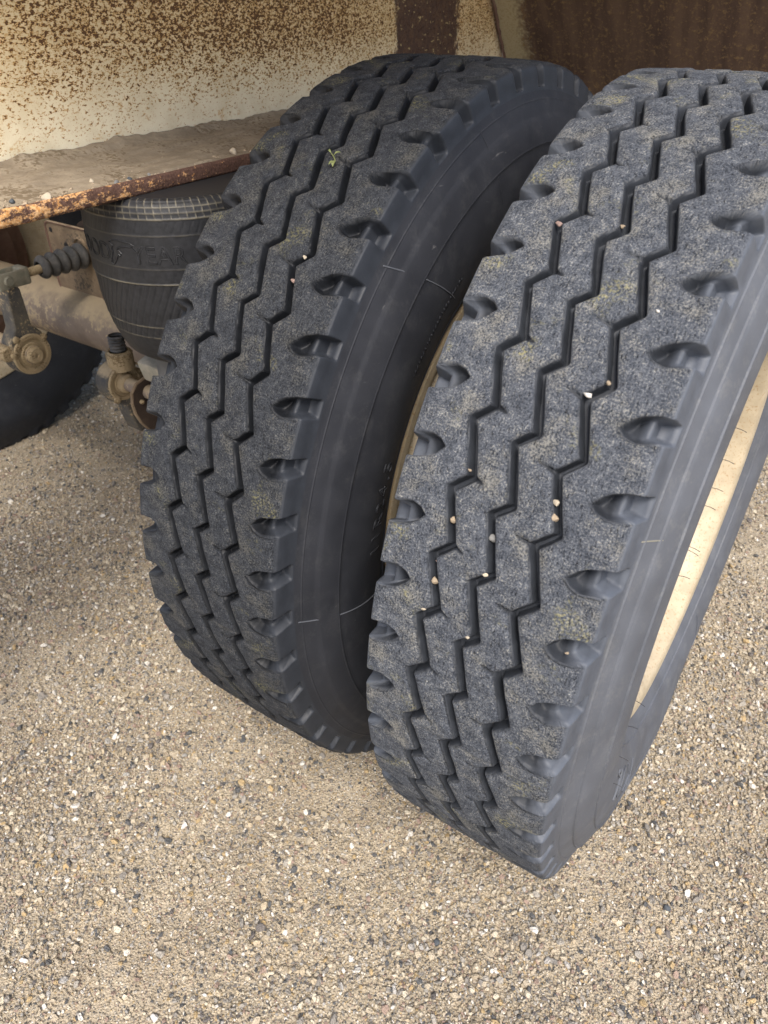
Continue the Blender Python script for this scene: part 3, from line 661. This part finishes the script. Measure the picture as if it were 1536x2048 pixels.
bt = MB().lathe(bl + [(bl[-1][0] + .002, .012)], 36, (FX, 0, .152), 'Y').obj('rubber_boot', m_boot, tr, auto=60); bt.location = (0, 0, H)
pr = MB().tube([(FX, -.02, .152), (FX, -.16, .150)], .0085, 14).obj('push_rod', m_dusty, tr); pr.location = (0, 0, H)
cl = MB().box((FX - .014, -.195, .150), (.006, .060, .032), bev=.003).box((FX + .014, -.195, .150), (.006, .060, .032), bev=.003).box((FX, -.165, .150), (.034, .018, .034), bev=.005)
clo = cl.obj('clevis', m_grey, pr); MB().lathe([(.022, 0), (.022, .008), (.016, .010), (-.022, .010), (-.022, 0)], 16, (FX, -.205, .150)).obj('clevis_pin', m_grey, pr)
def slack(x, y, z, lean, parent, sc=1.0):
    """slack adjuster: round worm housing, arm and splined camshaft end, facing +x towards the camera"""
    root = empty('slack_adjuster', (x, y, H + z), parent); root.rotation_euler = (lean, 0, 0)
    outl = []
    for a in np.linspace(-200, 20, 26): outl.append((.052 * math.cos(math.radians(a)), .052 * math.sin(math.radians(a))))
    outl += [(.040, .045), (.020, .066), (.017, .155), (.008, .168), (-.010, .168), (-.019, .155), (-.024, .070), (-.045, .040)]
    MB().prism([(a * sc, b * sc) for a, b in outl], -.017, .017).obj('housing', m_part, root, bevel=.003)
    MB().lathe([(.0175, .050 * sc), (.0215, .048 * sc), (.0215, .040 * sc), (.0185, .037 * sc), (.0185, .030 * sc), (.0215, .028 * sc), (.0215, 0)], 40).obj('cover_plate', m_dusty, root, auto=35)
    MB().lathe([(.0215, .018), (.031, .0175), (.034, .014), (.034, .005), (.030, .004), (.030, 0)], 28).obj('camshaft_end', m_dusty, root, auto=35)
    for (by_, bz_) in ((.040, .032), (-.030, .046), (-.046, .012)): MB().lathe([(.017, .007), (.022, .0065), (.0235, .004), (.0235, 0)], 10, (0, by_ * sc, bz_ * sc)).obj('rivet', m_dusty, root)
    MB().lathe([(-.02, .016), (.012, .016), (.016, .013), (.016, 0)], 16, (0, -.055 * sc, .014), 'X').obj('adjuster_cap', m_dusty, root, auto=35)
    return root
slack(FX, FY, .0, 0.0, tr, .84)
cs = MB().tube([(-1.86, FY, 0), (-1.19, FY, 0)], .019, 16).obj('camshaft', m_axle, tr); cs.location = (0, 0, H)
# ---- near brake
NX, NY, NZ = -.925, -.205, .018
sl = slack(NX, NY, NZ, math.radians(192), tr, .68)
cs2 = MB().tube([(NX, NY, NZ), (-.55, NY, NZ)], .013, 16).obj('camshaft', m_axle, tr); cs2.location = (0, 0, H)
st = MB()
for k in range(5): st.lathe([(k * .006, .0125), (k * .006 + .003, .015), (k * .006 + .006, .0125)], 16, (NX + .012, NY + .008, NZ + .058), 'Z')
sto = st.obj('threaded_stud', m_boot, tr, auto=60); sto.location = (0, 0, H)
MB().lathe([(.025, .0), (.025, .024), (.055, .024), (.060, .019), (.058, .015)], 24, (NX + .012, NY + .008, NZ), 'Z').obj('stud_collar', m_dusty, sto, auto=35)
# spider plate and curved dark backing with bolts
sp_ = MB().prism([(NY - .02, .07), (NY + .05, .085), (NY + .16, .06), (NY + .16, -.02), (NY + .02, -.03), (NY - .035, 0)], -.80, -.72)
sp_o = sp_.obj('brake_spider', m_axle, tr, bevel=.004); sp_o.location = (0, 0, H)
arcp = [(-.150, .056), (-.172, .050), (-.200, .046), (-.226, .040), (-.2375, .028), (-.2415, .010), (-.2395, -.012), (-.231, -.034), (-.218, -.053), (-.203, -.066), (-.188, -.071), (-.176, -.064)]
inn = [(-.174, -.048), (-.184, -.040), (-.192, -.026), (-.197, -.008), (-.196, .008), (-.188, .020), (-.170, .026), (-.150, .028)]
shd = MB().prism(arcp + inn, -.846, -.840).obj('dust_shield', m_dark, tr, bevel=.001); shd.location = (0, 0, H)
MB().tube([(-.843, a, b) for a, b in arcp], .0032, 6).obj('shield_rim', m_bracket, shd)
for yb, zb in ((-.224, .006), (-.196, -.054)): MB().lathe([(-.840, .0045), (-.836, .004), (-.8345, 0)], 12, (0, yb, zb)).obj('bolt', m_dusty, shd)
sh2 = MB().tube([(-.60, -.045 + .13 * math.cos(math.radians(a)), .13 * math.sin(math.radians(a))) for a in np.linspace(150, 262, 26)], .013, 10).obj('brake_shoe', m_dusty, tr); sh2.location = (0, 0, H)
MB().box((-.70, -.277, H + .130), (.05, .045, .036), Matrix.Rotation(.25, 3, 'X'), bev=.004).obj('arm_bracket', m_plate, tr)

# ================================================================== DIRT AND STONES ON THE LEDGE
ny_, nx_ = 640, 90; yy = np.linspace(Y0 + .01, .98, ny_); xx = np.linspace(-.779, -.6035, nx_); YY, XX = np.meshgrid(yy, xx, indexing='ij')
tX = (XX + .779) / .1755; lump = smooth_noise((ny_, nx_), (9, 6)) * .0011 + smooth_noise((ny_, nx_), (3, 2)) * .0006 + smooth_noise((ny_, nx_), (1, .9)) * .00028
ridge = np.abs(smooth_noise((ny_, nx_), (7, 5))); lump -= .0020 * np.exp(-(ridge / .07) ** 2) * (smooth_noise((ny_, nx_), (20, 12)) > .6)
rag = np.repeat((smooth_noise((ny_, nx_), (5, 60))[:, :1] * .0012 + smooth_noise((ny_, nx_), (1.3, 60))[:, :1] * .0010), nx_, 1)
DZ = .0122 + .0035 + (.0150 + rag) * np.exp(-tX / .17) + .0030 * np.exp(-((tX - .45) / .3) ** 2) + lump * sstep(tX, .0, .08) ; DZ = np.where(tX > .96, np.minimum(DZ, .0155), DZ)
dirt = link('dirt', mesh_np('dirt', np.stack([XX, YY, ZL + DZ], -1).reshape(-1, 3), grid_faces(ny_, nx_)[:, ::-1]), m_dirt)
tag(dirt, 'dry brown dirt caked along the ledge of the trailer frame', 'dirt', kind='stuff')
kinds = [pebble_mesh('stone', 100 + k, None, 3, .7) for k in range(5)]
smats = {n_: mat_stone(n_ + '_stone', c_) for n_, c_ in dict(tan=(.33, .265, .19), pale=(.46, .40, .31), grey=(.20, .20, .195), dark=(.075, .085, .095), white=(.62, .60, .56), pink=(.28, .20, .175)).items()}
smesh = {}
def stone(name, loc, size, mat, label, cat='stone', group=None, rot=None, sc=(1, 1, 1)):
    k = random.randrange(5); key = (k, mat)
    if key not in smesh: m_ = kinds[k].copy(); m_.materials.clear(); m_.materials.append(smats[mat]); m_.polygons.foreach_set('use_smooth', np.ones(len(m_.polygons), bool)); smesh[key] = m_
    o = bpy.data.objects.new(name, smesh[key]); C.objects.link(o); o.location = loc; o.scale = [size * q for q in sc]
    o.rotation_euler = rot or (random.uniform(-.4, .4), random.uniform(-.4, .4), random.uniform(0, 6.28)); return tag(o, label, cat, group)
zd = ZL + .0160
for (sx, sy, sz_, mt, lb) in ((-.600 - .010, -.458, .0185, 'pale', 'roundest pale tan stone near the rusty lip of the ledge'), (-.612, -.484, .0120, 'tan', 'tan stone just left of the roundest stone on the ledge'),
                              (-.612, -.432, .0110, 'tan', 'tan stone just right of the roundest stone on the ledge'), (-.628, -.142, .0190, 'pale', 'angular pale stone on the ledge close to the inner tyre'),
                              (-.640, -.375, .0110, 'pale', 'small pale stone in the middle of the dirt on the ledge'), (-.705, -.455, .0125, 'dark', 'dark grey stone on the ledge at the frame edge of the photo'),
                              (-.688, -.440, .0100, 'grey', 'grey stone beside the dark stone on the ledge'), (-.611, -.362, .0100, 'grey', 'dark bean-shaped grey pebble by the lip, middle of the ledge'),
                              (-.613, -.340, .0100, 'dark', 'blackish pebble by the lip between tan crumbs'), (-.612, -.310, .0085, 'grey', 'bluish grey flat pebble lying alone near the lip'), (-.628, -.490, .0110, 'dark', 'dark flat pebble behind the tan stones on the ledge')):
    stone('stone', (sx, sy, zd + sz_ * .12), sz_ * .78, mt, lb)
cr = MB(); 
for k in range(520):
    y_ = random.uniform(-1.0, .5); t_ = random.random() ** 1.8; x_ = -.607 - t_ * .15; s_ = random.uniform(.0015, .0048)
    q = [Vector((random.uniform(-1, 1), random.uniform(-1, 1), random.uniform(-.6, .8))).normalized() * s_ * random.uniform(.5, .8) for _ in range(6)]
    c_ = Vector((x_, y_, zd + s_ * .1)); base = [Vector((s_ * .6, 0, 0)), Vector((0, s_ * .6, 0)), Vector((-s_ * .6, 0, 0)), Vector((0, -s_ * .6, 0)), Vector((0, 0, s_ * .5)), Vector((0, 0, -s_ * .5))]
    cr.add([c_ + b + qq * .35 for b, qq in zip(base, q)], [(0, 1, 4), (1, 2, 4), (2, 3, 4), (3, 0, 4), (1, 0, 5), (2, 1, 5), (3, 2, 5), (0, 3, 5)])
tag(cr.obj('dirt_crumbs', smats['tan'], smooth=False), 'small crumbs and grit scattered over the dirt on the ledge', 'crumbs', kind='stuff')

# ================================================================== STONES CAUGHT IN THE TREAD
def on_tread(xw, thd, depth):
    th = math.radians(thd); r = R0 - depth; return (xw, -r * math.cos(th), H + r * math.sin(th))
for (xw, thd, dep, sz_, mt, lb) in (
        (.0200, 39.6, .0020, .0115, 'white', 'flat white stone wedged where the right groove of the outer tyre bends'),
        (.0255, 29.75, .0030, .0105, 'pale', 'upper of two pale stones in the straight part of the right groove'),
        (.0275, 28.4, .0045, .0110, 'tan', 'lower of two stones in the straight part of the right groove'),
        (-.0600, 24.9, .0060, .0090, 'tan', 'brown stone deep in the left groove, highest of the lower cluster'),
        (-.0195, 24.6, .0050, .0105, 'grey', 'long grey stone in the middle groove of the outer tyre'),
        (-.0620, 18.4, .0040, .0100, 'tan', 'tan stone standing upright in the left groove beside a rounded block'),
        (-.0640, 20.4, .0050, .0080, 'pink', 'reddish stone above the upright tan stone in the left groove'),
        (-.0155, 21.1, .0015, .0085, 'pale', 'pale oval stone at a bend of the middle groove'),
        (-.0665, 15.1, .0015, .0085, 'pale', 'pale stone at the bend of the left groove'),
        (-.0180, 14.2, .0015, .0080, 'pale', 'small pointed stone at the next lower bend of the middle groove'),
        (.0475, 48.2, -.0010, .0060, 'white', 'tiny white stone lying on the right shoulder of the outer tyre'),
        (-.0680, 55.4, .0030, .0100, 'pink', 'pink stone lodged high up in the left groove of the outer tyre'),
        (-.0130, 56.3, .0030, .0080, 'tan', 'brown stone lodged high up in the middle groove of the outer tyre'),
        (-.0575, 30.0, .0030, .0060, 'tan', 'tiny tan stone at the outer tyre left groove, above the brown one'),
        (.0325, 41.0, .0000, .0060, 'tan', 'sandy crumb just above the flat white stone'),
        (.0720, 16.8, .0060, .0060, 'tan', 'orange-tan crumb lying in a shoulder notch of the outer tyre'),
        (-.3145, 43.3, .0040, .0085, 'pink', 'pink stone in the right groove of the inner tyre'),
        (-.3115, 46.1, .0020, .0075, 'pale', 'pale stone above the pink one on the inner tyre')):
    stone('stone', on_tread(xw, thd, dep + .001), sz_ * .86, mt, lb, rot=(math.radians(90 - thd) + random.uniform(-.3, .3), random.uniform(-.3, .3), random.uniform(-.5, .5)))
# green sprig lying on the inner tyre
lm_ = mat_simple('sprig_green', (.11, .14, .05), (.22, .24, .10), 200, .6)
sr = empty('sprig', on_tread(-.338, 58.6, -.001)); tag(sr, 'small wilted green sprig lying on the inner tyre tread', 'sprig'); sr.rotation_euler = (math.radians(31), 0, 0); sr.scale = (.8, .8, .8)
MB().tube([(-.012, .010, .0015), (-.004, .004, .003), (.002, -.002, .002), (.003, -.012, .0012)], [.0008, .0009, .0009, .0006], 6).obj('stem', lm_, sr)
def leaf(p, d, ln, wd):
    d = Vector(d).normalized(); sdn = d.cross(Vector((0, 0, 1))).normalized(); P = []; F = []
    for i in range(6):
        f = i / 5; w_ = wd * math.sin(math.pi * (f * .92 + .04)); c_ = Vector(p) + d * ln * f + Vector((0, 0, .003 * math.sin(f * 3)))
        P += [c_ - sdn * w_ + Vector((0, 0, .0006)), c_, c_ + sdn * w_ + Vector((0, 0, .0006))]
        if i: b_ = (i - 1) * 3; F += [(b_, b_ + 1, b_ + 4, b_ + 3), (b_ + 1, b_ + 2, b_ + 5, b_ + 4)]
    me = bpy.data.meshes.new('leaf'); me.from_pydata(P, [], F); return link('leaf', me, lm_, sr)
for a_ in (((-.012, .010, .0015), (-.8, .4, .1), .008, .0016), ((-.004, .004, .003), (1, .7, .2), .011, .0018), ((.002, -.002, .002), (.3, -1, 0), .012, .0028), ((.003, -.004, .002), (-.5, -1, .1), .010, .002)): leaf(*a_)
# a few larger loose stones that stand out on the gravel
for (sx, sy, sz_, mt, lb) in ((-.300, -.800, .016, 'white', 'white chip of rock lying loose on the gravel, lower left'), (-.030, -.500, .013, 'dark', 'dark blue-grey stone on the gravel in front of the outer tyre'),
                              (.235, -.265, .014, 'dark', 'darkest square stone on the bright gravel below the outer tyre'), (.190, -.03, .014, 'white', 'white stone on the gravel right of the tyre foot'), (.28, .02, .013, 'pale', 'pale flat stone at the right edge of the gravel'),
                              (-.52, -.60, .013, 'dark', 'blackish stone on the shaded gravel in front of the inner tyre')):
    stone('stone', (sx, sy, float(hgt(np.array(sx), np.array(sy))) + sz_ * .25), sz_, mt, lb)
